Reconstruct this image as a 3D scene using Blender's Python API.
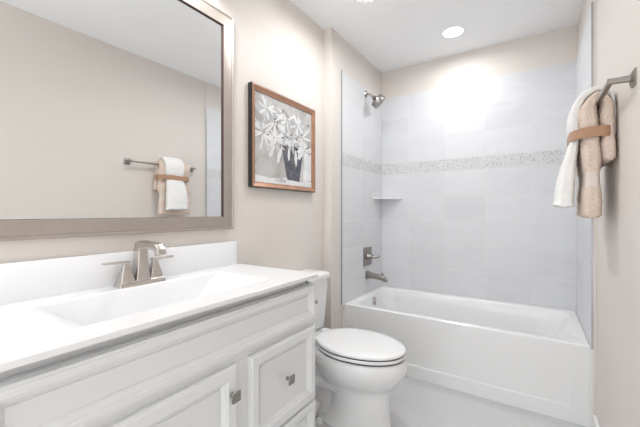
import bpy, bmesh, math, random
from mathutils import Vector, Matrix, noise

for o in list(bpy.data.objects):
    bpy.data.objects.remove(o)
scene = bpy.context.scene
COL = scene.collection
R = math.radians

# ---------------------------------------------------------------- camera
XL = -1.330      # wall behind the vanity, picture and toilet
XS = -1.266      # plumbing wall of the tub alcove
XR = 0.258       # right wall inside the alcove
XRM = 0.268      # right wall of the room
YB = 3.04        # long tiled wall
YT = 2.275       # front of the tub
YBUMP = 2.084    # where the plumbing wall steps out
ZC = 2.533       # ceiling
YO = -1.05       # open end of the room, behind the camera

cam_d = bpy.data.cameras.new('camera')
cam = bpy.data.objects.new('camera', cam_d)
COL.objects.link(cam)
cam.location = (0, 0, 1.16)
cam.rotation_euler = (R(90), 0, R(33.22))
cam_d.sensor_width = 36
cam_d.lens = 36 * 328.4 / 640
cam_d.shift_y = -1.36 / 640
cam_d.clip_start = 0.02
scene.camera = cam

# ---------------------------------------------------------------- world, lights, exposure
scene.view_settings.view_transform = 'Standard'
scene.view_settings.look = 'None'
scene.view_settings.exposure = 0.40
scene.view_settings.gamma = 1.0
scene.view_settings.use_curve_mapping = False

world = bpy.data.worlds.new('world')
scene.world = world
world.use_nodes = True
world.node_tree.nodes['Background'].inputs[0].default_value = (0.955, 0.98, 1.0, 1)
world.node_tree.nodes['Background'].inputs[1].default_value = 1.95

def area(name, loc, size, power, color=(1, 1, 1), rot=(0, 0, 0), shape='DISK', spread=180):
    d = bpy.data.lights.new(name, 'AREA')
    d.shape = shape
    d.size = size
    d.energy = power
    d.color = color
    d.spread = R(spread)
    o = bpy.data.objects.new(name, d)
    COL.objects.link(o)
    o.location = loc
    o.rotation_euler = rot
    return o

CAN = (-0.523, 2.649)
FIX = (-0.815, 1.762)
area('downlight_lamp', (CAN[0], CAN[1], ZC - 0.012), 0.13, 3.7, (0.96, 0.985, 1.0), spread=172)
area('ceiling_fixture_lamp', (FIX[0], FIX[1], ZC - 0.062), 0.24, 5.2, (0.955, 0.983, 1.0), spread=175)
for k in range(3):
    area('counter_fill_lamp', (XL + 0.13, 0.42 + 0.26 * k, 2.262), 0.09, 1.45, (0.975, 0.99, 1.0), spread=170)  # added lamps out of view that brighten the counter

# ---------------------------------------------------------------- materials
def new_mat(name):
    m = bpy.data.materials.new(name)
    m.use_nodes = True
    return m, m.node_tree.nodes, m.node_tree.links, m.node_tree.nodes['Principled BSDF']

def mat(name, col, rough=0.5, metal=0.0, nscale=None, namt=0.03, bump=0.0, bscale=200, coat=0.0, spec=None, aniso=None):
    """principled surface with a little procedural colour variation and bump"""
    m, N, L, P = new_mat(name)
    P.inputs['Roughness'].default_value = rough
    P.inputs['Metallic'].default_value = metal
    if coat: P.inputs['Coat Weight'].default_value = coat
    if spec is not None: P.inputs['Specular IOR Level'].default_value = spec
    tc = N.new('ShaderNodeTexCoord')
    nz = N.new('ShaderNodeTexNoise'); nz.inputs['Scale'].default_value = nscale or 6
    nz.inputs['Detail'].default_value = 4
    L.new(tc.outputs['Object'], nz.inputs['Vector'])
    rp = N.new('ShaderNodeValToRGB')
    rp.color_ramp.elements[0].position = 0.3
    rp.color_ramp.elements[1].position = 0.7
    rp.color_ramp.elements[0].color = tuple(c * (1 - namt) for c in col) + (1,)
    rp.color_ramp.elements[1].color = tuple(min(1, c * (1 + namt)) for c in col) + (1,)
    L.new(nz.outputs['Fac'], rp.inputs['Fac'])
    L.new(rp.outputs['Color'], P.inputs['Base Color'])
    if bump:
        n2 = N.new('ShaderNodeTexNoise'); n2.inputs['Scale'].default_value = bscale; n2.inputs['Detail'].default_value = 3
        L.new(tc.outputs['Object'], n2.inputs['Vector'])
        b = N.new('ShaderNodeBump'); b.inputs['Strength'].default_value = bump; b.inputs['Distance'].default_value = 0.002
        L.new(n2.outputs['Fac'], b.inputs['Height'])
        L.new(b.outputs['Normal'], P.inputs['Normal'])
    return m

def emit_mat(name, col, strength):
    m, N, L, P = new_mat(name)
    P.inputs['Base Color'].default_value = col + (1,)
    P.inputs['Emission Color'].default_value = col + (1,)
    P.inputs['Emission Strength'].default_value = strength
    return m

def island_mat(name, stops, rough=0.25, vein=0.0, veincol=(1, 1, 1), coat=0.0):
    """each separate tile of the mesh takes its own tone"""
    m, N, L, P = new_mat(name)
    P.inputs['Roughness'].default_value = rough
    if coat: P.inputs['Coat Weight'].default_value = coat
    g = N.new('ShaderNodeNewGeometry')
    rp = N.new('ShaderNodeValToRGB')
    els = rp.color_ramp.elements
    while len(els) < len(stops): els.new(0.5)
    for e, (p, c) in zip(els, stops):
        e.position = p; e.color = c + (1,)
    L.new(g.outputs['Random Per Island'], rp.inputs['Fac'])
    out = rp.outputs['Color']
    if vein:
        tc = N.new('ShaderNodeTexCoord')
        w = N.new('ShaderNodeTexNoise'); w.inputs['Scale'].default_value = 3.5; w.inputs['Detail'].default_value = 6
        w.inputs['Distortion'].default_value = 1.2
        mp = N.new('ShaderNodeMapping'); mp.inputs['Scale'].default_value = (1, 1, 2.6)
        L.new(tc.outputs['Object'], mp.inputs['Vector']); L.new(mp.outputs['Vector'], w.inputs['Vector'])
        r2 = N.new('ShaderNodeValToRGB')
        r2.color_ramp.elements[0].position = 0.42; r2.color_ramp.elements[0].color = (0, 0, 0, 1)
        r2.color_ramp.elements[1].position = 0.72; r2.color_ramp.elements[1].color = (1, 1, 1, 1)
        L.new(w.outputs['Fac'], r2.inputs['Fac'])
        mul = N.new('ShaderNodeMath'); mul.operation = 'MULTIPLY'; mul.inputs[1].default_value = vein
        L.new(r2.outputs['Color'], mul.inputs[0])
        mx = N.new('ShaderNodeMix'); mx.data_type = 'RGBA'
        L.new(mul.outputs[0], mx.inputs['Factor']); L.new(out, mx.inputs['A'])
        mx.inputs['B'].default_value = veincol + (1,)
        out = mx.outputs['Result']
    L.new(out, P.inputs['Base Color'])
    return m

M = {}
M['wall'] = mat('greige_wall_paint', (0.735, 0.682, 0.638), 0.6, nscale=2, namt=0.01, bump=0.05, bscale=300)
M['ceiling'] = mat('white_ceiling_paint', (0.93, 0.93, 0.93), 0.8, nscale=2, namt=0.01)
M['trim'] = mat('white_trim_paint', (0.84, 0.84, 0.83), 0.35, namt=0.01)
M['tile'] = island_mat('glazed_wall_tile', [(0.0, (0.675, 0.677, 0.695)), (0.5, (0.705, 0.707, 0.725)), (1.0, (0.735, 0.737, 0.755))], 0.5, 0.4, (0.78, 0.785, 0.80))
M['grout'] = mat('pale_grout', (0.82, 0.825, 0.83), 0.85, nscale=60, namt=0.03)
M['mosaic'] = island_mat('pebble_mosaic', [(0.0, (0.42, 0.41, 0.40)), (0.2, (0.58, 0.58, 0.58)), (0.5, (0.72, 0.73, 0.75)), (0.8, (0.60, 0.575, 0.55)), (1.0, (0.68, 0.69, 0.71))], 0.35)
M['floor'] = island_mat('stone_floor_tile', [(0.0, (0.62, 0.62, 0.625)), (1.0, (0.63, 0.63, 0.635))], 0.14, 0.5, (0.64, 0.64, 0.64))
M['floor_grout'] = mat('floor_grout', (0.63, 0.63, 0.635), 0.8, nscale=60)
M['metal_trim'] = mat('aluminium_edge', (0.48, 0.48, 0.50), 0.35, 1.0, nscale=30)
M['porcelain'] = mat('glazed_porcelain', (0.84, 0.84, 0.84), 0.08, nscale=3, namt=0.004, coat=0.3)
M['seat'] = mat('toilet_seat_plastic', (0.86, 0.86, 0.86), 0.18, nscale=3, namt=0.004)
M['acrylic'] = mat('tub_acrylic', (0.87, 0.87, 0.87), 0.16, nscale=3, namt=0.005)
M['marble'] = mat('cultured_marble', (0.87, 0.87, 0.88), 0.12, nscale=3, namt=0.006, coat=0.2)
M['cabinet'] = mat('white_cabinet_paint', (0.805, 0.815, 0.82), 0.32, nscale=4, namt=0.008)
M['nickel'] = mat('brushed_nickel', (0.60, 0.56, 0.53), 0.24, 1.0, nscale=40, namt=0.04)
M['dark_nickel'] = mat('satin_nickel', (0.33, 0.31, 0.29), 0.30, 1.0, nscale=40, namt=0.05)
M['mirror_frame'] = mat('champagne_frame', (0.43, 0.375, 0.335), 0.36, 0.5, nscale=25, namt=0.03)
M['frame_dark'] = mat('dark_inner_lip', (0.09, 0.062, 0.055), 0.8, nscale=20, spec=0.1)
M['copper'] = mat('copper_wood_frame', (0.40, 0.215, 0.135), 0.33, 0.35, nscale=18, namt=0.15)
M['black_edge'] = mat('black_frame_edge', (0.02, 0.018, 0.017), 0.4, nscale=20)
M['black_gap'] = mat('rubber_and_gap_shade', (0.06, 0.06, 0.06), 0.7, nscale=20)  # shower selector, and the shade painted into the toilet seat gaps
M['ribbon'] = mat('tan_ribbon', (0.43, 0.245, 0.15), 0.5, nscale=50, namt=0.06, bump=0.3, bscale=500)
M['lamp_glow'] = emit_mat('lamp_diffuser', (1.0, 0.99, 0.97), 6.0)

m, N, L, P = new_mat('mirror_glass')
P.inputs['Base Color'].default_value = (0.90, 0.91, 0.91, 1); P.inputs['Metallic'].default_value = 1; P.inputs['Roughness'].default_value = 0.0
M['mirror'] = m
m, N, L, P = new_mat('crystal_glass')
P.inputs['Base Color'].default_value = (1, 1, 1, 1); P.inputs['Transmission Weight'].default_value = 1.0
P.inputs['Roughness'].default_value = 0.02; P.inputs['IOR'].default_value = 1.5
M['crystal'] = m

def terry(name, col, dark):
    m, N, L, P = new_mat(name)
    P.inputs['Roughness'].default_value = 1.95
    P.inputs['Specular IOR Level'].default_value = 0.1
    P.inputs['Sheen Weight'].default_value = 0.15
    tc = N.new('ShaderNodeTexCoord')
    nz = N.new('ShaderNodeTexNoise'); nz.inputs['Scale'].default_value = 170; nz.inputs['Detail'].default_value = 4
    L.new(tc.outputs['Object'], nz.inputs['Vector'])
    rp = N.new('ShaderNodeValToRGB')
    rp.color_ramp.elements[0].position = 0.30; rp.color_ramp.elements[0].color = dark + (1,)
    rp.color_ramp.elements[1].position = 0.60; rp.color_ramp.elements[1].color = col + (1,)
    L.new(nz.outputs['Fac'], rp.inputs['Fac']); L.new(rp.outputs['Color'], P.inputs['Base Color'])
    b = N.new('ShaderNodeBump'); b.inputs['Strength'].default_value = 0.7; b.inputs['Distance'].default_value = 0.004
    L.new(nz.outputs['Fac'], b.inputs['Height']); L.new(b.outputs['Normal'], P.inputs['Normal'])
    return m
M['beige_terry'] = terry('beige_terry_cloth', (0.77, 0.635, 0.545), (0.63, 0.50, 0.415))
M['white_terry'] = terry('white_terry_cloth', (0.90, 0.885, 0.87), (0.82, 0.80, 0.78))
M['beige_band'] = mat('beige_woven_band', (0.73, 0.64, 0.57), 0.75, nscale=30, namt=0.03, bump=0.25, bscale=600)
M['white_band'] = mat('white_woven_band', (0.86, 0.85, 0.83), 0.75, nscale=30, namt=0.02, bump=0.25, bscale=600)

# ---------------------------------------------------------------- helpers
ROOT = {}
def thing(name, label, cat, loc=(0, 0, 0), group=None):
    o = bpy.data.objects.new(name, None)
    COL.objects.link(o)
    o.location = loc
    o.empty_display_size = 0.05
    o['label'] = label; o['category'] = cat
    if group: o['group'] = group
    ROOT[o.name] = Vector(loc)
    return o

def obj(name, bm, material, parent=None, smooth=True, loc=None, angle=35):
    """bm is in world coordinates; it is moved into its parent's frame"""
    org = Vector((0, 0, 0))
    if parent is not None: org = ROOT[parent.name]
    elif loc is not None: org = Vector(loc)
    bmesh.ops.translate(bm, verts=bm.verts, vec=-org)
    bmesh.ops.recalc_face_normals(bm, faces=bm.faces)
    me = bpy.data.meshes.new(name)
    bm.to_mesh(me); bm.free()
    mats = material if isinstance(material, (list, tuple)) else [material]
    for mm in mats: me.materials.append(mm)
    if smooth:
        me.shade_smooth()
        try: me.set_sharp_from_angle(angle=R(angle))
        except Exception: pass
    o = bpy.data.objects.new(name, me)
    COL.objects.link(o)
    if parent is not None: o.parent = parent
    elif loc is not None: o.location = org
    ROOT[o.name] = org
    return o

def tag(o, label, cat, group=None):
    o['label'] = label; o['category'] = cat
    if group: o['group'] = group
    return o

def structure(name, bm, material, parent=None, smooth=False):
    o = obj(name, bm, material, parent, smooth)
    if parent is None: o['kind'] = 'structure'
    return o

def box(bm, x0, x1, y0, y1, z0, z1, bev=0.0, seg=2, mi=0):
    r = bmesh.ops.create_cube(bm, size=1.0)
    vs = r['verts']
    for v in vs:
        v.co = Vector(((x0 + x1) / 2 + v.co.x * (x1 - x0), (y0 + y1) / 2 + v.co.y * (y1 - y0), (z0 + z1) / 2 + v.co.z * (z1 - z0)))
    fs = list({f for v in vs for f in v.link_faces})
    for f in fs: f.material_index = mi
    if bev:
        es = list({e for v in vs for e in v.link_edges})
        bmesh.ops.bevel(bm, geom=es, offset=bev, segments=seg, profile=0.5, affect='EDGES')
    return bm

def nb(*a, **k):
    bm = bmesh.new(); box(bm, *a, **k); return bm

def loft(bm, rings, cap0=True, cap1=True, closed=True):
    vr = [[bm.verts.new(p) for p in r] for r in rings]
    n = len(rings[0])
    for a, b in zip(vr, vr[1:]):
        for i in range(n if closed else n - 1):
            j = (i + 1) % n
            bm.faces.new((a[i], a[j], b[j], b[i]))
    if cap0: bm.faces.new(vr[0])
    if cap1: bm.faces.new(vr[-1])
    return vr

def frame_axes(t, up=Vector((0, 0, 1))):
    t = t.normalized()
    if abs(t.dot(up)) > 0.97: up = Vector((0, 1, 0)) if abs(up.z) > 0.5 else Vector((0, 0, 1))
    a = t.cross(up).normalized()
    return a, a.cross(t).normalized()

def tube(bm, pts, rad, n=16, cap=True, up=Vector((0, 0, 1))):
    pts = [Vector(p) for p in pts]
    rads = rad if isinstance(rad, (list, tuple)) else [rad] * len(pts)
    rings = []
    for i, p in enumerate(pts):
        t = (pts[min(i + 1, len(pts) - 1)] - pts[max(i - 1, 0)])
        a, b = frame_axes(t, up)
        rings.append([p + a * math.cos(2 * math.pi * k / n) * rads[i] + b * math.sin(2 * math.pi * k / n) * rads[i] for k in range(n)])
    loft(bm, rings, cap, cap)

def bezier(p0, p1, p2, p3, n=12):
    out = []
    for i in range(n + 1):
        t = i / n; u = 1 - t
        out.append(Vector(p0) * u**3 + Vector(p1) * 3 * u * u * t + Vector(p2) * 3 * u * t * t + Vector(p3) * t**3)
    return out

def rrect(cx, cy, hx, hy, r, n=5):
    """rounded rectangle outline in 2D"""
    r = min(r, hx * 0.999, hy * 0.999)
    pts = []
    for (sx, sy, a0) in ((1, 1, 0), (-1, 1, 90), (-1, -1, 180), (1, -1, 270)):
        for k in range(n + 1):
            a = R(a0 + 90 * k / n)
            pts.append((cx + sx * (hx - r) + r * math.cos(a), cy + sy * (hy - r) + r * math.sin(a)))
    return pts

def lathe(bm, center, axis, prof, n=32, cap0=True, cap1=True):
    c = Vector(center); t = Vector(axis).normalized(); a, b = frame_axes(t)
    rings = []
    for d, r in prof:
        rings.append([c + t * d + (a * math.cos(2 * math.pi * k / n) + b * math.sin(2 * math.pi * k / n)) * r for k in range(n)])
    loft(bm, rings, cap0, cap1)

# ---------------------------------------------------------------- the room
T = 0.10
structure('floor', nb(XL - T, XR + T, YO, YB + T, -0.10, -0.0004), M['floor_grout'])
fl = bpy.data.objects['floor']
bm = bmesh.new()
fy = YT
row = 0
g = 0.0007
while fy > YO:
    y1 = fy; y0 = max(YO, fy - 0.305)
    x = XL + 0.02 - (0.305 if row % 2 else 0)
    while x < XRM:
        x0, x1 = max(x, XL), min(x + 0.61, XRM)
        if x1 - x0 > 0.02: box(bm, x0 + g, x1 - g, y0 + g, y1 - g, -0.006, 0.0, 0.0008, 1)
        x += 0.61
    fy -= 0.305; row += 1
structure('floor_tiles', bm, M['floor'], fl)
structure('ceiling', nb(XL - T, XR + T, YO, YB + T, ZC, ZC + 0.08), M['ceiling'])
structure('wall_left', nb(XL - T, XL, YO, YB + T, 0, ZC), M['wall'])
structure('wall_left_alcove', nb(XL, XS, YBUMP, YB, 0, ZC, 0.0), M['wall'])
structure('wall_right', nb(XRM, XR + T, YO, YB + T, 0, ZC), M['wall'])
structure('wall_right_alcove', nb(XR, XRM, 2.231, YB, 0, ZC), M['wall'])
structure('wall_back', nb(XL - T, XR + T, YB, YB + T, 0, ZC), M['wall'])
wl, wr, wb = (bpy.data.objects[n] for n in ('wall_left_alcove', 'wall_right_alcove', 'wall_back'))

ZT, MT, MB, ZR = 2.265, 1.624, 1.522, 0.438
rows = [(MB - (k + 1) * 0.2178, MB - k * 0.2178) for k in range(5)]
rows[-1] = (0.425, rows[-1][1])
rows += [(MT + k * (ZT - MT) / 3, MT + (k + 1) * (ZT - MT) / 3) for k in range(3)]
def tile_panel(wall, fixed, a_joints, axis, sgn, a0, a1):
    """tiles stand 8 mm proud of the wall; axis 'x' = panel runs along x"""
    th, gp = 0.008, 0.0017
    def bx(b, u0, u1, z0, z1, d0, d1, bev=0.0):
        lo, hi = sorted((fixed + sgn * d0, fixed + sgn * d1))
        if axis == 'x': box(b, u0, u1, lo, hi, z0, z1, bev, 1)
        else: box(b, lo, hi, u0, u1, z0, z1, bev, 1)
    b = bmesh.new(); bx(b, a0, a1, 0.425, ZT, -0.002, th - 0.0012); structure('grout', b, M['grout'], wall)
    b = bmesh.new()
    js = [a0] + [j for j in sorted(a_joints) if a0 + 0.01 < j < a1 - 0.01] + [a1]
    for z0, z1 in rows:
        for u0, u1 in zip(js, js[1:]):
            bx(b, u0 + gp, u1 - gp, z0 + gp, z1 - gp, 0.001, th, 0.0007)
    structure('wall_tiles', b, M['tile'], wall)
    b = bmesh.new()
    rnd = random.Random(4)
    nr = 10; hz = (MT - MB) / nr
    for r_ in range(nr):
        u = a0 - rnd.random() * 0.02
        while u < a1:
            w = hz * rnd.uniform(0.7, 1.7)
            u0, u1 = max(u, a0), min(u + w, a1)
            if u1 - u0 > 0.004:
                q = rnd.uniform(0.0009, 0.0018)
                bx(b, u0 + q, u1 - q, MB + r_ * hz + q, MB + (r_ + 1) * hz - q, 0.001, th + rnd.uniform(-0.0005, 0.0016), 0.0009)
            u += w
    structure('mosaic_band', b, M['mosaic'], wall)
tile_panel(wb, YB, [-0.991, -0.669, -0.346, -0.028], 'x', -1, XS, XR)
tile_panel(wl, XS, [YB - 0.42], 'y', 1, 2.235, YB - 0.008)
tile_panel(wr, XR, [YB - 0.42], 'y', -1, 2.235, YB - 0.008)
for wall, x0, x1 in ((wl, XS, XS + 0.010), (wr, XR - 0.010, XR)):
    structure('tile_edge', nb(x0, x1, 2.231, 2.235, 0.438, ZT + 0.002), M['metal_trim'], wall)
    structure('caulk_line', nb(x0 if wall is wl else XR - 0.013, XS + 0.013 if wall is wl else x1, 2.262, 2.2745, 0.0, 0.425), M['trim'], wall)

def base(name, x0, x1, y0, y1):
    b = nb(x0, x1, y0, y1, 0, 0.095)
    structure(name, b, M['trim'])
base('baseboard_right', XRM - 0.014, XRM, YO, 2.231)
base('baseboard_left', XL, XL + 0.013, 1.22, YBUMP)
base('baseboard_alcove', XL + 0.013, XS, YBUMP - 0.013, YBUMP)

# ---------------------------------------------------------------- bathtub
tub = thing('bathtub', 'white alcove bathtub with recessed front apron panel against the tiled walls', 'bathtub', (-0.5, 2.65, 0))
x0, x1, y0, y1 = XS + 0.0085, XR - 0.0085, YT, YB - 0.0085
cx, cy = (x0 + x1) / 2, (y0 + y1) / 2
hx, hy = (x1 - x0) / 2, (y1 - y0) / 2
bm = bmesh.new()
def ring(hx_, hy_, r, z, dx=0, dy=0):
    return [Vector((px, py, z)) for px, py in rrect(cx + dx, cy + dy, hx_, hy_, r, 8)]
ih = hy - 0.062
rings = [ring(hx, hy, 0.004, 0.405), ring(hx, hy, 0.004, ZR - 0.006), ring(hx - 0.006, hy - 0.006, 0.004, ZR),
         ring(hx - 0.045, ih + 0.012, 0.11, ZR), ring(hx - 0.052, ih + 0.003, 0.11, ZR - 0.003), ring(hx - 0.058, ih - 0.004, 0.11, ZR - 0.012),
         ring(hx - 0.075, ih - 0.016, 0.12, 0.36, -0.008), ring(hx - 0.11, ih - 0.032, 0.12, 0.24, -0.03),
         ring(hx - 0.16, ih - 0.05, 0.12, 0.13, -0.06), ring(hx - 0.20, ih - 0.08, 0.11, 0.085, -0.08), ring(hx - 0.26, ih - 0.13, 0.10, 0.072, -0.09)]
loft(bm, rings, cap0=False)
obj('tub_basin', bm, M['acrylic'], tub)
# apron with the recessed panel, deepest at its lower edge
bm = bmesh.new()
def F(x, z, d=0): return bm.verts.new((x, YT + d, z))
ax0, ax1 = x0, x1
oL, oR, zt, zb = -1.175, 0.199, 0.398, 0.085
bL, bR = -1.135, 0.157
o = [F(ax0, 0.0), F(ax1, 0.0), F(ax1, 0.4055), F(ax0, 0.4055)]
q = [F(bL, zb), F(bR, zb), F(oR, zt), F(oL, zt)]
s = 0.004
q2 = [F(bL + s, zb + 0.003, 0.011), F(bR - s, zb + 0.003, 0.011), F(oR - 0.002, zt, 0.0002), F(oL + 0.002, zt, 0.0002)]
for i in range(4):
    j = (i + 1) % 4
    bm.faces.new((o[i], o[j], q[j], q[i]))
    bm.faces.new((q[i], q[j], q2[j], q2[i]))
bm.faces.new(q2)
back = [bm.verts.new((v.co.x, YT + 0.03, v.co.z)) for v in o]
for i in range(4):
    j = (i + 1) % 4
    bm.faces.new((o[i], back[i], back[j], o[j]))
bm.faces.new(list(reversed(back)))
obj('tub_apron', bm, M['acrylic'], tub, smooth=False)
bm = bmesh.new()
lathe(bm, (XS + 0.062, 2.69, 0.372), (1, 0, -0.12), [(-0.01, 0.036), (0.010, 0.040), (0.018, 0.039), (0.024, 0.032), (0.025, 0.001)], 32)
box(bm, XS + 0.085, XS + 0.092, 2.686, 2.694, 0.345, 0.385, 0.002)
obj('overflow_plate', bm, M['nickel'], tub)
bm = bmesh.new()
lathe(bm, (-0.98, 2.66, 0.070), (0, 0, 1), [(0, 0.03), (0.006, 0.034), (0.008, 0.030), (0.009, 0.001)], 28)
obj('drain', bm, M['nickel'], tub)

# ---------------------------------------------------------------- tub fittings
WX = XS + 0.008
valve = thing('shower_valve', 'square brushed nickel shower valve plate with lever above the tub spout', 'valve', (WX, 2.692, 0.765))
def plate(bm, x, y, z, h, th, r=0.012):
    rr = [[Vector((xx, py, pz)) for py, pz in rrect(y, z, hh, hh, r, 4)] for xx, hh in ((x, h), (x + th * 0.6, h), (x + th, h - 0.004))]
    loft(bm, rr)
bm = bmesh.new(); plate(bm, WX, 2.692, 0.765, 0.082, 0.010)
obj('valve_plate', bm, M['dark_nickel'], valve)
bm = bmesh.new()
lathe(bm, (WX + 0.009, 2.692, 0.765), (1, 0, 0), [(0, 0.030), (0.012, 0.028), (0.030, 0.021), (0.046, 0.019), (0.05, 0.015), (0.051, 0.001)], 28)
obj('valve_hub', bm, M['dark_nickel'], valve)
bm = bmesh.new()
tube(bm, bezier((WX + 0.040, 2.692, 0.765), (WX + 0.07, 2.70, 0.758), (WX + 0.09, 2.705, 0.762), (WX + 0.112, 2.715, 0.774), 12), [0.014 - 0.0055 * i / 12 for i in range(13)])
obj('lever', bm, M['dark_nickel'], valve)

spout = thing('tub_spout', 'brushed nickel tub spout with diverter knob below the valve plate', 'spout', (WX, 2.69, 0.60))
bm = bmesh.new()
rr = []
for d, hw, zt_, zb_ in ((0, 0.034, 0.634, 0.562), (0.010, 0.034, 0.634, 0.562), (0.014, 0.027, 0.626, 0.570), (0.05, 0.025, 0.622, 0.572), (0.10, 0.0235, 0.616, 0.570), (0.135, 0.0225, 0.611, 0.566), (0.160, 0.0225, 0.606, 0.557), (0.176, 0.020, 0.594, 0.553), (0.186, 0.017, 0.578, 0.552), (0.189, 0.011, 0.568, 0.555)):
    rr.append([Vector((WX + d, py, pz)) for py, pz in rrect(2.69, (zt_ + zb_) / 2, hw, (zt_ - zb_) / 2, 0.014, 4)])
loft(bm, rr); obj('spout_body', bm, M['dark_nickel'], spout)
bm = bmesh.new()
lathe(bm, (WX + 0.148, 2.69, 0.604), (0, 0, 1), [(0, 0.005), (0.016, 0.005), (0.017, 0.010), (0.024, 0.011), (0.027, 0.007), (0.0275, 0.001)], 20)
obj('diverter_knob', bm, M['dark_nickel'], spout)

sh = thing('shower_fixture', 'brushed nickel shower head on a short bent arm high on the tiled wall', 'shower head', (WX, 2.66, 2.205))
bm = bmesh.new()
lathe(bm, (WX, 2.66, 2.205), (1, 0, 0), [(0, 0.031), (0.004, 0.031), (0.010, 0.024), (0.014, 0.012), (0.0145, 0.004)], 28)
obj('flange', bm, M['nickel'], sh)
bm = bmesh.new()
tube(bm, bezier((WX + 0.006, 2.66, 2.205), (WX + 0.035, 2.66, 2.205), (WX + 0.05, 2.66, 2.19), (WX + 0.075, 2.663, 2.165), 10), 0.0115)
obj('shower_arm', bm, M['nickel'], sh)
bm = bmesh.new()
ax = Vector((0.68, 0.30, -0.68)).normalized()
c0 = Vector((WX + 0.068, 2.66, 2.172))
lathe(bm, c0, ax, [(0, 0.013), (0.010, 0.019), (0.022, 0.021), (0.030, 0.030), (0.038, 0.052), (0.044, 0.060), (0.084, 0.062), (0.090, 0.060), (0.092, 0.054), (0.0905, 0.001)], 40)
obj('spray_head', bm, M['dark_nickel'], sh)
bm = bmesh.new()
cc = c0 + ax * 0.064 + Vector((0, -0.064, 0))
lathe(bm, cc + Vector((0, 0.006, 0)), (0, -1, 0), [(0, 0.009), (0.012, 0.008), (0.014, 0.001)], 16)
obj('spray_selector', bm, M['black_gap'], sh)

shelf_bm = bmesh.new()
prof = [(0.0, 0.0)] + [(0.195 * math.cos(a), 0.195 * math.sin(a)) for a in [R(90 * k / 1) for k in range(0, 1)]]
pts = [(0, 0), (0.20, 0), (0.20, 0.018)]
for k in range(0, 11):
    t = k / 10
    pts.append((0.20 * (1 - t) ** 1.0 + 0.018 * t, 0.018 * (1 - t) + 0.20 * t + 0.0))
pts.append((0, 0.20))
zz = ((1.283, 0.003), (1.285, 0.0), (1.297, 0.0), (1.299, 0.003))
loft(shelf_bm, [[Vector((WX + max(p[0] - i_, 0), YB - 0.008 - max(p[1] - i_, 0), z)) for p in pts] for z, i_ in zz])
tag(obj('corner_shelf', shelf_bm, M['porcelain'], loc=(WX, YB - 0.008, 1.29)), 'small white corner shelf between the two tiled walls above the tub', 'shelf')

# ---------------------------------------------------------------- vanity
FX = -0.820          # face of doors and drawers
CY0, CY1 = 0.150, 1.219
van = thing('bathroom_vanity', 'white raised panel vanity cabinet with square knobs below the sink counter', 'cabinet', (-1.08, 0.68, 0))
bm = bmesh.new()
box(bm, XL + 0.001, FX - 0.0195, CY0, CY0 + 0.018, 0.10, 0.845)
box(bm, XL + 0.001, FX - 0.0195, CY1 - 0.018, CY1, 0.10, 0.845)
box(bm, XL + 0.001, FX - 0.0195, CY0 + 0.018, CY1 - 0.018, 0.10, 0.118)
box(bm, XL + 0.001, XL + 0.010, CY0 + 0.018, CY1 - 0.018, 0.118, 0.845)
box(bm, FX - 0.038, FX - 0.0195, CY0 + 0.018, CY1 - 0.018, 0.118, 0.838)
box(bm, XL + 0.001, FX - 0.09, CY0 + 0.01, CY1 - 0.01, 0.0, 0.101)
box(bm, FX - 0.055, FX - 0.042, CY0 + 0.003, CY1 - 0.003, 0.80, 0.868)
box(bm, XL + 0.001, FX - 0.042, CY0 + 0.003, CY0 + 0.02, 0.80, 0.868)
box(bm, XL + 0.001, FX - 0.042, CY1 - 0.02, CY1 - 0.003, 0.80, 0.868)
obj('cabinet_body', bm, M['cabinet'], van, smooth=False)
def panel_bm(y0, y1, z0, z1, frame=0.050):
    b = bmesh.new()
    f = frame
    prof = [(0.0, -0.019), (0.0, -0.0065), (0.0015, -0.0045), (0.0065, -0.0045), (0.0085, -0.0012), (0.0115, 0.0), (f - 0.021, 0.0), (f - 0.019, -0.0028), (f - 0.0165, -0.0035),
            (f - 0.0155, -0.0065), (f - 0.012, -0.0080), (f - 0.005, -0.0150), (f - 0.001, -0.0175), (f + 0.001, -0.0180), (f + 0.002, -0.0155), (f + 0.004, -0.0150)]
    rings = []
    for ins, d in prof:
        rings.append([Vector((FX + d, y, z)) for y, z in ((y0 + ins, z0 + ins), (y1 - ins, z0 + ins), (y1 - ins, z1 - ins), (y0 + ins, z1 - ins))])
    loft(b, rings)
    return b
def knob(parent, y, z):
    b = bmesh.new()
    lathe(b, (FX - 0.001, y, z), (1, 0, 0), [(0, 0.0085), (0.003, 0.0085), (0.006, 0.0055), (0.018, 0.0060)], 20)
    rr = [[Vector((FX + d, py, pz)) for py, pz in rrect(y, z, h, h, 0.0025, 3)] for d, h in ((0.015, 0.009), (0.019, 0.0162), (0.023, 0.0172), (0.0255, 0.0164), (0.0262, 0.013))]
    loft(b, rr)
    obj('knob', b, M['dark_nickel'], parent, angle=25)
p = obj('false_drawer_front', panel_bm(0.147, 1.222, 0.685, 0.836, 0.044), M['cabinet'], van, smooth=False)
d1 = obj('drawer', panel_bm(0.818, 1.222, 0.331, 0.658, 0.058), M['cabinet'], van, smooth=False)
knob(d1, 1.016, 0.503)
d2 = obj('drawer', panel_bm(0.818, 1.222, 0.112, 0.319, 0.050), M['cabinet'], van, smooth=False)
knob(d2, 1.016, 0.215)
dd = obj('door', panel_bm(0.147, 0.760, 0.112, 0.660, 0.062), M['cabinet'], van, smooth=False)
knob(dd, 0.731, 0.570)

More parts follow.
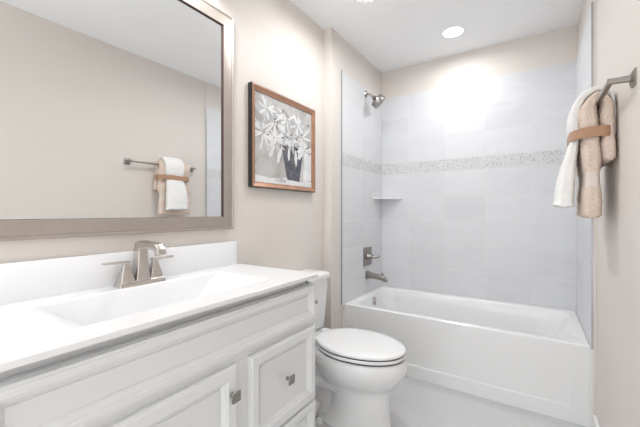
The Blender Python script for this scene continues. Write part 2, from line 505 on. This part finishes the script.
# counter with the moulded rectangular basin and the splash
top = thing('sink_counter', 'glossy white one-piece sink counter with rectangular basin and low backsplash', 'countertop', (-1.08, 0.68, 0.868))
ZCT = 0.8855
TY0, TY1 = 0.136, 1.232
CF = -0.8147
bm = bmesh.new()
bcx, bcy, bhx, bhy = -1.074, 0.675, 0.162, 0.342
def rr_(hx_, hy_, r, z, cx_=bcx, cy_=bcy): return [Vector((px, py, z)) for px, py in rrect(cx_, cy_, hx_, hy_, r, 5)]
ocx, ohx = (XL + 0.001 + CF) / 2, (CF - XL - 0.001) / 2
ocy, ohy = (TY0 + TY1) / 2, (TY1 - TY0) / 2
loft(bm, [rr_(ohx - 0.03, ohy - 0.03, 0.004, 0.868, ocx, ocy), rr_(ohx, ohy, 0.004, 0.868, ocx, ocy), rr_(ohx, ohy, 0.004, ZCT - 0.003, ocx, ocy), rr_(ohx - 0.003, ohy - 0.003, 0.004, ZCT, ocx, ocy),
          rr_(bhx + 0.004, bhy + 0.004, 0.014, ZCT), rr_(bhx, bhy, 0.014, ZCT - 0.002), rr_(bhx - 0.004, bhy - 0.005, 0.014, ZCT - 0.007),
          rr_(bhx - 0.022, bhy - 0.070, 0.025, ZCT - 0.062), rr_(bhx - 0.032, bhy - 0.110, 0.03, ZCT - 0.092), rr_(bhx - 0.050, bhy - 0.140, 0.03, ZCT - 0.100), rr_(0.03, 0.03, 0.02, ZCT - 0.104)], cap0=False)
obj('countertop', bm, M['marble'], top, angle=12)
obj('backsplash', nb(XL + 0.001, XL + 0.019, TY0, TY1 - 0.028, ZCT - 0.002, 1.008, 0.0025), M['marble'], top)
bm = bmesh.new()
lathe(bm, (bcx, bcy, ZCT - 0.104), (0, 0, 1), [(0, 0.022), (0.003, 0.022), (0.004, 0.016), (0.0045, 0.001)], 24)
obj('drain', bm, M['nickel'], top)

# faucet
FC = (-1.268, 0.678)
fa = thing('bathroom_faucet', 'brushed nickel two-handle faucet with square arched spout on the vanity top', 'faucet', (FC[0], FC[1], ZCT))
def sq_loft(bm, secs):
    loft(bm, [[Vector((px, py, z)) for px, py in rrect(cx_, cy_, hx_, hy_, r, 3)] for (cx_, cy_, hx_, hy_, r, z) in secs])
bm = bmesh.new()
sq_loft(bm, [(FC[0], FC[1], 0.029, 0.088, 0.003, ZCT), (FC[0], FC[1], 0.0285, 0.0875, 0.003, ZCT + 0.003), (FC[0], FC[1], 0.023, 0.082, 0.003, ZCT + 0.017), (FC[0], FC[1], 0.022, 0.081, 0.003, ZCT + 0.018)])
obj('base_plate', bm, M['nickel'], fa)
bm = bmesh.new()
zb0 = ZCT + 0.017
secs = [(0.026, 0.027, 0.0), (0.0245, 0.024, 0.02), (0.0225, 0.020, 0.05), (0.0215, 0.0175, 0.085), (0.0215, 0.0170, 0.11)]
sq_loft(bm, [(FC[0], FC[1], a, b, 0.003, zb0 + h) for a, b, h in secs])
obj('spout_column', bm, M['nickel'], fa)
bm = bmesh.new()   # square arm that bends over and comes down at its tip
path = [(-0.0, 0.095), (-0.0, 0.128), (0.004, 0.141), (0.018, 0.1465), (0.055, 0.147), (0.095, 0.145), (0.120, 0.140), (0.130, 0.130), (0.135, 0.114)]
hh = [0.0215, 0.0210, 0.0205, 0.0150, 0.0125, 0.0120, 0.0135, 0.0145, 0.0140]
rr = []
for i, ((a, z), h) in enumerate(zip(path, hh)):
    pa, pb = path[max(i - 1, 0)], path[min(i + 1, len(path) - 1)]
    t = Vector((pb[0] - pa[0], 0, pb[1] - pa[1])).normalized()
    nrm = Vector((t.z, 0, -t.x))
    c = Vector((FC[0] + a, FC[1], zb0 + z - 0.012))
    sec = []
    for u, v in rrect(0, 0, 0.0165, h, 0.003, 3):
        sec.append(c + Vector((0, 1, 0)) * u + nrm * v)
    rr.append(sec)
loft(bm, rr); obj('spout', bm, M['nickel'], fa)
for sgn in (-1, 1):
    yc = FC[1] + sgn * 0.055
    bm = bmesh.new()
    sq_loft(bm, [(FC[0], yc, 0.0225, 0.025, 0.003, zb0), (FC[0], yc, 0.021, 0.0235, 0.003, zb0 + 0.010), (FC[0], yc, 0.013, 0.0145, 0.003, zb0 + 0.045), (FC[0], yc, 0.0095, 0.0100, 0.0025, zb0 + 0.060), (FC[0], yc, 0.009, 0.009, 0.0025, zb0 + 0.070)])
    h_ = obj('handle', bm, M['nickel'], fa)
    bm = bmesh.new()
    rr = []
    for d, w, t_ in ((-0.012, 0.010, 0.0050), (0.0, 0.011, 0.0052), (0.03, 0.0105, 0.0044), (0.074, 0.0095, 0.0036), (0.078, 0.0085, 0.0025)):
        rr.append([Vector((FC[0] + u, yc + sgn * d, zb0 + 0.072 + d * 0.03 + v)) for u, v in rrect(0, 0, w, t_, 0.0014, 3)])
    loft(bm, rr); obj('lever', bm, M['nickel'], h_)

# ---------------------------------------------------------------- mirror
mir = thing('vanity_mirror', 'large wall mirror in a flat taupe metallic frame above the backsplash', 'mirror', (XL, 0.68, 1.074))
my0, my1, mz0, mz1 = 0.165, 1.179, 1.074, 2.165
bm = bmesh.new()
prof = [(0, 0.0005), (0, 0.022), (0.002, 0.024), (0.008, 0.024), (0.010, 0.021), (0.0125, 0.0205), (0.015, 0.022), (0.018, 0.0225), (0.0600, 0.0205), (0.0630, 0.0203)]
loft(bm, [[Vector((XL + d, y, z)) for y, z in ((my0 + i, mz0 + i), (my1 - i, mz0 + i), (my1 - i, mz1 - i), (my0 + i, mz1 - i))] for i, d in prof], False, False)
obj('mirror_frame', bm, M['mirror_frame'], mir, angle=20)
bm = bmesh.new()
prof = [(0.0628, 0.0203), (0.0638, 0.0150), (0.0642, 0.0100)]
loft(bm, [[Vector((XL + d, y, z)) for y, z in ((my0 + i, mz0 + i), (my1 - i, mz0 + i), (my1 - i, mz1 - i), (my0 + i, mz1 - i))] for i, d in prof], False, False)
obj('inner_lip', bm, M['frame_dark'], mir, smooth=False)
obj('mirror_glass', nb(XL + 0.0008, XL + 0.0105, my0 + 0.055, my1 - 0.055, mz0 + 0.055, mz1 - 0.055), M['mirror'], mir, smooth=False)

# ---------------------------------------------------------------- framed painting
pic = thing('framed_painting', 'square painting of white flowers in a dark vase in copper frame', 'painting', (XL, 1.606, 1.30))
py0, py1, pz0, pz1 = 1.303, 1.926, 1.299, 1.878
FD = 0.030
def prect(i, d): return [Vector((XL + d, y, z)) for y, z in ((py0 + i, pz0 + i), (py1 - i, pz0 + i), (py1 - i, pz1 - i), (py0 + i, pz1 - i))]
bm = bmesh.new(); loft(bm, [prect(0, 0.0008), prect(0, FD - 0.001), prect(0.003, FD)], False, False)
obj('frame_edge', bm, M['black_edge'], pic, smooth=False)
bm = bmesh.new(); loft(bm, [prect(0.003, FD), prect(0.008, FD + 0.0015), prect(0.013, FD - 0.001), prect(0.028, FD - 0.007), prect(0.031, FD - 0.007), prect(0.033, FD - 0.014)], False, False)
obj('picture_frame', bm, M['copper'], pic, angle=20)

PC = {}
def paint(name, c, c2, sc=9):
    m, N, L, P = new_mat(name)
    P.inputs['Roughness'].default_value = 0.6
    tc = N.new('ShaderNodeTexCoord'); nz = N.new('ShaderNodeTexNoise')
    nz.inputs['Scale'].default_value = sc; nz.inputs['Detail'].default_value = 5; nz.inputs['Distortion'].default_value = 0.8
    L.new(tc.outputs['Object'], nz.inputs['Vector'])
    rp = N.new('ShaderNodeValToRGB')
    rp.color_ramp.elements[0].position = 0.38; rp.color_ramp.elements[0].color = c + (1,)
    rp.color_ramp.elements[1].position = 0.62; rp.color_ramp.elements[1].color = c2 + (1,)
    L.new(nz.outputs['Fac'], rp.inputs['Fac']); L.new(rp.outputs['Color'], P.inputs['Base Color'])
    return m
mats = [paint('painted_ground', (0.38, 0.36, 0.34), (0.55, 0.53, 0.515), 7), paint('painted_white', (0.68, 0.68, 0.69), (0.79, 0.79, 0.79), 14),
        paint('painted_slate', (0.07, 0.07, 0.095), (0.14, 0.14, 0.17), 16), paint('painted_grey', (0.42, 0.42, 0.43), (0.60, 0.60, 0.61), 14),
        paint('painted_charcoal', (0.14, 0.12, 0.12), (0.26, 0.22, 0.22), 30), paint('painted_blush', (0.45, 0.27, 0.24), (0.62, 0.45, 0.42), 30)]
ia0, ia1, ib0, ib1 = py0 + 0.033, py1 - 0.033, pz0 + 0.033, pz1 - 0.033
bm = bmesh.new()
lay = [0]
def pa(pts, mi):
    """a flat dab of paint; pts in 0..1 across and up the picture"""
    lay[0] += 1
    x = XL + 0.0165 + lay[0] * 0.000012
    vs = []
    for a, b in pts:
        a = min(max(a, 0), 1); b = min(max(b, 0), 1)
        vs.append(bm.verts.new((x, ia0 + a * (ia1 - ia0), ib0 + b * (ib1 - ib0))))
    try:
        f = bm.faces.new(vs); f.material_index = mi
    except ValueError: pass
rnd = random.Random(11)
def dab(a, b, ang, ln, w, mi, wob=0.25):
    ca, sa = math.cos(ang), math.sin(ang)
    out = []
    for t, s_ in ((0, 0.35), (0.25, 0.8), (0.6, 1.0), (0.85, 0.75), (1, 0.2), (1, -0.2), (0.85, -0.7), (0.6, -1.0), (0.25, -0.7), (0, -0.35)):
        s2 = s_ * w * (1 + rnd.uniform(-wob, wob)); t2 = t * ln
        out.append((a + ca * t2 - sa * s2, b + sa * t2 + ca * s2))
    pa(out, mi)
box(bm, XL + 0.001, XL + 0.0165, ia0, ia1, ib0, ib1, mi=0)
for _ in range(26):      # loose strokes in the ground
    dab(rnd.uniform(-.05, .95), rnd.uniform(.1, .98), rnd.uniform(-.6, .6), rnd.uniform(.12, .3), rnd.uniform(.02, .05), rnd.choice([0, 0, 3, 1]))
pa([(0, 0), (1, 0), (1, .07), (.75, .055), (.5, .085), (.25, .06), (0, .08)], 1)
pa([(.30, .03), (.5, .02), (.5, .06), (.34, .09)], 3)
pa([(.02, .09), (.4, .07), (.44, .28), (.36, .40), (.03, .38)], 0)
pa([(.82, .09), (.99, .09), (.99, .42), (.86, .46)], 1)
pa([(.525, .065), (.75, .055), (.78, .20), (.82, .46), (.66, .50), (.42, .47), (.46, .30), (.50, .14)], 2)
for _ in range(9): dab(rnd.uniform(.48, .72), rnd.uniform(.12, .42), rnd.uniform(1.2, 1.9), rnd.uniform(.06, .14), rnd.uniform(.012, .025), rnd.choice([2, 2, 4]))
centers = [(.13, .56, .20), (.30, .72, .24), (.34, .50, .18), (.52, .80, .18), (.62, .58, .20), (.80, .64, .20), (.86, .47, .17), (.18, .84, .16), (.48, .60, .18), (.72, .78, .15)]
for a, b, r_ in centers:
    n_ = rnd.randint(8, 11)
    for k in range(n_):
        an = 2 * math.pi * k / n_ + rnd.uniform(-.25, .25)
        dab(a + math.cos(an) * .015, b + math.sin(an) * .015, an, r_ * rnd.uniform(.6, 1.05), rnd.uniform(.010, .024), 1 if rnd.random() < .74 else 3)
for (a, b, an, ln) in ((.42, .45, -1.9, .22), (.55, .46, -1.6, .16), (.67, .45, -1.5, .2), (.84, .42, -1.3, .2), (.30, .44, -2.1, .16), (.93, .36, -1.3, .14), (.74, .48, -1.45, .14)):
    dab(a, b, an, ln, .026, 1)
for (a, b) in ((.34, .64), (.36, .70), (.17, .545), (.72, .58), (.76, .66), (.56, .62), (.42, .56)):
    dab(a, b, rnd.uniform(0, 3), .05, .010, 4)
for _ in range(22): dab(rnd.uniform(.08, .92), rnd.uniform(.42, .86), rnd.uniform(0, 3.1), rnd.uniform(.04, .12), rnd.uniform(.004, .012), rnd.choice([3, 3, 0, 4]))
for (a, b) in ((.15, .57), (.31, .53), (.80, .62), (.27, .22), (.88, .60)):
    dab(a, b, rnd.uniform(0, 3), .035, .010, 5)
obj('painting', bm, mats, pic, smooth=False)

# ---------------------------------------------------------------- toilet
TYC = 1.640
toi = thing('toilet', 'white two-piece toilet with closed lid between the vanity and the tub', 'toilet', (XL + 0.4, TYC, 0))
def egg(xb, xf, w, z, n=48, mid=0.42, sq=2.2):
    out = []
    xm = xb + (xf - xb) * mid
    for k in range(n):
        a = 2 * math.pi * k / n
        c, s_ = math.cos(a), math.sin(a)
        e = 2.0 if c > 0 else 2.0 / sq * 2.0
        if c >= 0: x = xm + (xf - xm) * c; y = w * s_
        else:
            x = xm - (xm - xb) * abs(c) ** (2 / (sq + 0.6)); y = w * math.copysign(abs(s_) ** (2 / (sq + 0.2)), s_)
        out.append(Vector((XL + x, TYC + y, z)))
    return out
bm = bmesh.new()
lev = [(0.0, .235, .705, .118), (.010, .235, .705, .118), (.022, .30, .698, .112), (.10, .345, .692, .108), (.17, .34, .690, .107), (.205, .31, .692, .109), (.225, .27, .700, .118), (.245, .23, .718, .138),
       (.275, .20, .744, .163), (.32, .185, .774, .187), (.350, .18, .783, .194), (.380, .18, .780, .191), (.394, .185, .772, .184), (.4005, .19, .760, .174)]
loft(bm, [egg(a + (.06 if z > .24 else 0), b, w, z, mid=.46, sq=1.6) for z, a, b, w in lev])
obj('bowl', bm, M['porcelain'], toi, angle=60)
bm = bmesh.new()
for s_ in (-1, 1):     # outer wall of the trapway on either side of the foot
    pts = bezier((XL + .42, TYC + s_ * .055, .20), (XL + .34, TYC + s_ * .062, .21), (XL + .24, TYC + s_ * .068, .22), (XL + .20, TYC + s_ * .068, .15), 14)
    pts += bezier((XL + .20, TYC + s_ * .068, .15), (XL + .17, TYC + s_ * .068, .09), (XL + .22, TYC + s_ * .08, .04), (XL + .30, TYC + s_ * .07, .03), 12)[1:]
    tube(bm, pts, 0.046, 20, up=Vector((0, 1, 0.001)))
loft(bm, [[Vector((px, py, z)) for px, py in rrect(XL + xc, TYC, .12, hw, .04, 5)] for z, xc, hw in ((.004, .33, .075), (.10, .34, .060), (.22, .35, .070), (.30, .33, .10))])
obj('trapway', bm, M['porcelain'], toi)
for s_ in (-1, 1):
    bm = bmesh.new()
    lathe(bm, (XL + .335, TYC + s_ * .128, 0.0), (0, 0, 1), [(0, .020), (.012, .020), (.024, .016), (.031, .009), (.033, .001)], 20)
    obj('bolt_cap', bm, M['porcelain'], toi)
bm = bmesh.new()       # deck that carries the tank
rr = [[Vector((px, py, z)) for px, py in rrect(XL + .150, TYC, hx_, hy_, .03, 5)] for z, hx_, hy_ in ((.24, .10, .09), (.32, .12, .12), (.37, .135, .155), (.400, .135, .160), (.404, .130, .155))]
loft(bm, rr); obj('tank_deck', bm, M['porcelain'], toi)
bm = bmesh.new()
rr = [[Vector((px, py, z)) for px, py in rrect(XL + .006 + hx_, TYC, hx_, hy_, .028, 6)] for z, hx_, hy_ in ((.402, .075, .185), (.412, .081, .193), (.45, .084, .200), (.60, .0875, .211), (.738, .090, .219))]
loft(bm, rr); obj('tank', bm, M['porcelain'], toi)
bm = bmesh.new()
rr = [[Vector((px, py, z)) for px, py in rrect(XL + .004 + hx_, TYC, hx_, hy_, .03, 6)] for z, hx_, hy_ in ((.730, .093, .222), (.733, .098, .228), (.750, .099, .229), (.761, .0965, .2265), (.767, .090, .220), (.769, .06, .19))]
loft(bm, rr); obj('tank_lid', bm, M['porcelain'], toi)
bm = bmesh.new()
lathe(bm, (XL + .178, TYC + .052, .602), (1, 0, 0), [(0, .008), (.010, .008), (.012, .0115), (.020, .0115), (.022, .001)], 16)
obj('flush_button', bm, M['dark_nickel'], toi)
def lid_egg(off, z, xb=.255, xf=.775, w=.189):
    return egg(xb + off, xf - off, w - off, z, mid=0.47, sq=1.5)
bm = bmesh.new(); loft(bm, [lid_egg(.005, .4000), lid_egg(.005, .4085)])  # dark sheet painting the shade in the gap between bowl and seat
obj('seat_gap_shade', bm, M['black_gap'], toi)
bm = bmesh.new(); loft(bm, [lid_egg(.004, .4065), lid_egg(.001, .409), lid_egg(0, .417), lid_egg(.003, .4225)])
obj('seat', bm, M['seat'], toi, angle=60)
bm = bmesh.new(); loft(bm, [lid_egg(.006, .4215), lid_egg(.006, .4300)])  # dark sheet again, painted shade for the gap under the lid
obj('lid_gap_shade', bm, M['black_gap'], toi)
bm = bmesh.new(); loft(bm, [lid_egg(.005, .4285), lid_egg(.001, .4315), lid_egg(0, .4385), lid_egg(.008, .4462), lid_egg(.03, .4510), lid_egg(.075, .4540), lid_egg(.14, .4552)])
obj('seat_lid', bm, M['seat'], toi, angle=60)
for s_ in (-1, 1):
    bm = bmesh.new(); box(bm, XL + .225, XL + .290, TYC + s_ * .075 - .024, TYC + s_ * .075 + .024, .402, .440, .010, 3)
    obj('hinge', bm, M['seat'], toi)

# ---------------------------------------------------------------- towel bar
BX, BZ = 0.208, 1.592
bar = thing('towel_bar', 'brushed nickel towel bar with square posts on the right wall', 'towel bar', (XRM, 1.75, BZ))
by0, by1 = 1.438, 2.055
obj('bar', nb(BX - 0.008, BX + 0.008, by0, by1, BZ - 0.008, BZ + 0.008, 0.002), M['dark_nickel'], bar)
for yy in (by0, by1):
    bm = bmesh.new()
    loft(bm, [[Vector((XRM - d, py, pz)) for py, pz in rrect(yy, BZ, h, h, .002, 2)] for d, h in ((0, .026), (.004, .026), (.010, .016), (.011, .0095), (.040, .0085), (XRM - BX + .0085, .0085))])
    m_ = obj('post', bm, M['dark_nickel'], bar, angle=20)

# ---------------------------------------------------------------- towels
def smooth_path(ctrl, n):
    """catmull-rom through the control points"""
    P_ = [Vector(c) for c in ctrl]
    P_ = [P_[0] * 2 - P_[1]] + P_ + [P_[-1] * 2 - P_[-2]]
    out = []
    segs = len(P_) - 3
    for i in range(n + 1):
        u = i / n * segs; k = min(int(u), segs - 1); t = u - k
        a, b, c, d = P_[k:k + 4]
        out.append(0.5 * ((2 * b) + (c - a) * t + (2 * a - 5 * b + 4 * c - d) * t * t + (3 * b - 3 * c + d - a) * t ** 3))
    return out
def towel(name, ctrl, mats_, bands, seed, n=150, m_=44, parent=None, fluff=0.0034, endfold=0.004):
    """ctrl rows: x, z, thickness, y0, y1 along the hanging length"""
    rows_ = smooth_path([(a * 1.045, 1.16 + (b - 1.16) * 1.03, c * 1.03, d + 0.062, e + 0.062) for a, b, c, d, e in ctrl], n)
    bm = bmesh.new(); rings = []
    for i, r_ in enumerate(rows_):
        a, b = rows_[max(i - 1, 0)], rows_[min(i + 1, n)]
        t = Vector((b[0] - a[0], 0, b[1] - a[1])).normalized()
        nr = Vector((t.z, 0, -t.x))
        yc, hw, th = (r_[3] + r_[4]) / 2, (r_[4] - r_[3]) / 2, r_[2] / 2
        e = min(i, n - i) / n
        th *= min(1, 0.45 + e * 40); hw *= min(1, 0.97 + e * 2)
        sec = []
        for k in range(m_):
            an = 2 * math.pi * k / m_
            c, s_ = math.cos(an), math.sin(an)
            u = hw * math.copysign(abs(c) ** 0.42, c); v = th * math.copysign(abs(s_) ** 0.62, s_)
            # folded layers show as shallow creases round the near and far ends
            if abs(c) > 0.75: u -= math.copysign(endfold * math.exp(-((v) / (th * 0.16 + 1e-5)) ** 2), c)
            p_ = Vector((r_[0], yc + u, r_[1])) + nr * v
            q_ = p_ * 55 + Vector((seed, 0, 0))
            dirn = (nr * (s_) + Vector((0, c, 0)))
            big = noise.noise(p_ * 9 + Vector((seed * 3.1, 0, 0))) * 0.0025
            inb = any(lo <= i / n <= hi for lo, hi in bands)
            f = big + (0 if inb else noise.noise(q_ * 1.8) * fluff * .75 + noise.noise(q_ * 4.1) * fluff * 0.8) - (0.0022 if inb else 0)
            sec.append(p_ + dirn * f)
        rings.append(sec)
    vr = loft(bm, rings)
    bm.faces.ensure_lookup_table()
    for idx in range(n * m_):
        i = idx // m_
        if any(lo <= (i + .5) / n <= hi for lo, hi in bands): bm.faces[idx].material_index = 1
    return bm
beige_ctrl = [(.184, 1.136, .062, 1.615, 1.925), (.184, 1.20, .064, 1.612, 1.925), (.184, 1.295, .058, 1.620, 1.925), (.183, 1.38, .064, 1.605, 1.93), (.180, 1.425, .060, 1.61, 1.90), (.179, 1.465, .058, 1.61, 1.89),
              (.174, 1.51, .062, 1.61, 1.90), (.173, 1.565, .058, 1.615, 1.92), (.199, 1.612, .034, 1.62, 1.92), (.226, 1.578, .044, 1.615, 1.92), (.228, 1.52, .048, 1.61, 1.92), (.230, 1.46, .042, 1.61, 1.915), (.230, 1.41, .048, 1.60, 1.92), (.232, 1.355, .040, 1.595, 1.93)]
bmT = towel('x', beige_ctrl, None, [(0.125, 0.175)], 2.0)
bt = obj('bath_towel', bmT, [M['beige_terry'], M['beige_band']], None, loc=(BX, 1.77, 1.15), angle=180)
tag(bt, 'folded beige terry bath towel draped over the towel bar beneath the white towel', 'towel')
white_ctrl = [(.098, 1.180, .072, 1.635, 1.840), (.101, 1.22, .068, 1.640, 1.840), (.107, 1.29, .056, 1.645, 1.840), (.119, 1.37, .046, 1.650, 1.840), (.131, 1.43, .034, 1.655, 1.825), (.137, 1.475, .032, 1.655, 1.815),
              (.132, 1.52, .036, 1.650, 1.825), (.137, 1.580, .036, 1.645, 1.835), (.165, 1.627, .030, 1.645, 1.835), (.205, 1.643, .022, 1.645, 1.835), (.240, 1.616, .014, 1.645, 1.835), (.2505, 1.56, .009, 1.645, 1.835), (.2515, 1.50, .008, 1.645, 1.835), (.2515, 1.45, .008, 1.645, 1.835)]
bmT = towel('x', white_ctrl, None, [(0.03, 0.105)], 7.0)
wt = obj('hand_towel', bmT, [M['white_terry'], M['white_band']], None, loc=(BX, 1.79, 1.18), angle=180)
tag(wt, 'narrow white terry hand towel hung over the beige towel, bottom flaring out', 'towel')
# ribbon tied round both towels
bm = bmesh.new()
cxr, hxr, cyr, hyr = 0.194, 0.0705, 1.812, 0.153
outl = []
for k in range(64):
    a = 2 * math.pi * k / 64
    c, s_ = math.cos(a), math.sin(a)
    outl.append((cxr + hxr * math.copysign(abs(c) ** .66, c), cyr + hyr * math.copysign(abs(s_) ** .60, s_)))
rr = []
for dz, off in ((-.021, .001), (-.019, .0025), (0, .003), (.019, .0025), (.021, .001), (.019, -.0005), (-.019, -.0005)):
    rr.append([Vector((x + (x - cxr) / hxr * off, y + (y - cyr) / hyr * off, 1.476 + dz + (x - cxr) * .02 + .002 * math.sin(y * 40))) for x, y in outl])
rr.append(rr[0])
loft(bm, rr, False, False)
bmesh.ops.remove_doubles(bm, verts=bm.verts, dist=1e-6)
tag(obj('ribbon', bm, M['ribbon'], loc=(cxr, cyr, 1.46)), 'tan satin ribbon tied around the hanging beige and white towels', 'ribbon')

# ---------------------------------------------------------------- ceiling lamps
can = thing('recessed_light', 'round white recessed downlight glowing in the ceiling above the tub', 'ceiling light', (CAN[0], CAN[1], ZC))
bm = bmesh.new()
lathe(bm, (CAN[0], CAN[1], ZC), (0, 0, -1), [(0, .080), (.002, .080), (.003, .077), (.003, .071), (.001, .070)], 48, False, False)
obj('trim_ring', bm, M['trim'], can)
bm = bmesh.new()
lathe(bm, (CAN[0], CAN[1], ZC), (0, 0, -1), [(0.0005, .071), (.0035, .070), (.004, .001)], 48)
obj('diffuser', bm, M['lamp_glow'], can)
fx = thing('flush_ceiling_light', 'round flush ceiling light fringed with clear crystals at the top edge', 'ceiling light', (FIX[0], FIX[1], ZC))
bm = bmesh.new()
lathe(bm, (FIX[0], FIX[1], ZC), (0, 0, -1), [(0, .148), (.010, .150), (.022, .150), (.024, .140), (.0245, .001)], 48)
obj('base_plate', bm, M['nickel'], fx)
bm = bmesh.new()
lathe(bm, (FIX[0], FIX[1], ZC - .024), (0, 0, -1), [(0, .130), (.018, .128), (.028, .118), (.0325, .001)], 48)
obj('diffuser', bm, M['lamp_glow'], fx)
cm = None
for k in range(36):
    a = 2 * math.pi * k / 36
    if cm is None:
        bm = bmesh.new()
        lathe(bm, (FIX[0] + .142, FIX[1], ZC - .024), (0, 0, -1), [(0, .003), (.004, .010), (.014, .011), (.030, .001)], 8)
        cm = obj('crystal', bm, M['crystal'], fx, smooth=False)
    else:
        c = cm.copy(); COL.objects.link(c); c.parent = fx; c.rotation_euler = (0, 0, a)

vl = thing('counter_fill_light', 'unseen three-shade fill light added above the mirror to brighten the counter', 'fill light', (XL, 0.68, 2.30))  # added fixture, never in view, houses the counter fill lamps
bm = bmesh.new(); box(bm, XL + .001, XL + .022, .36, 1.00, 2.27, 2.36, .004)
obj('back_plate', bm, M['nickel'], vl)
for k in range(3):
    yy = .42 + .26 * k
    bm = bmesh.new(); tube(bm, bezier((XL + .02, yy, 2.315), (XL + .08, yy, 2.315), (XL + .13, yy, 2.36), (XL + .13, yy, 2.395), 8), .007)
    obj('arm', bm, M['nickel'], vl)
    bm = bmesh.new(); lathe(bm, (XL + .13, yy, 2.40), (0, 0, -1), [(0, .022), (.01, .030), (.07, .045), (.125, .055), (.125, .052), (.07, .042), (.012, .027), (.010, .001)], 28, True, True)
    obj('fill_lamp_shade', bm, M['porcelain'], vl)
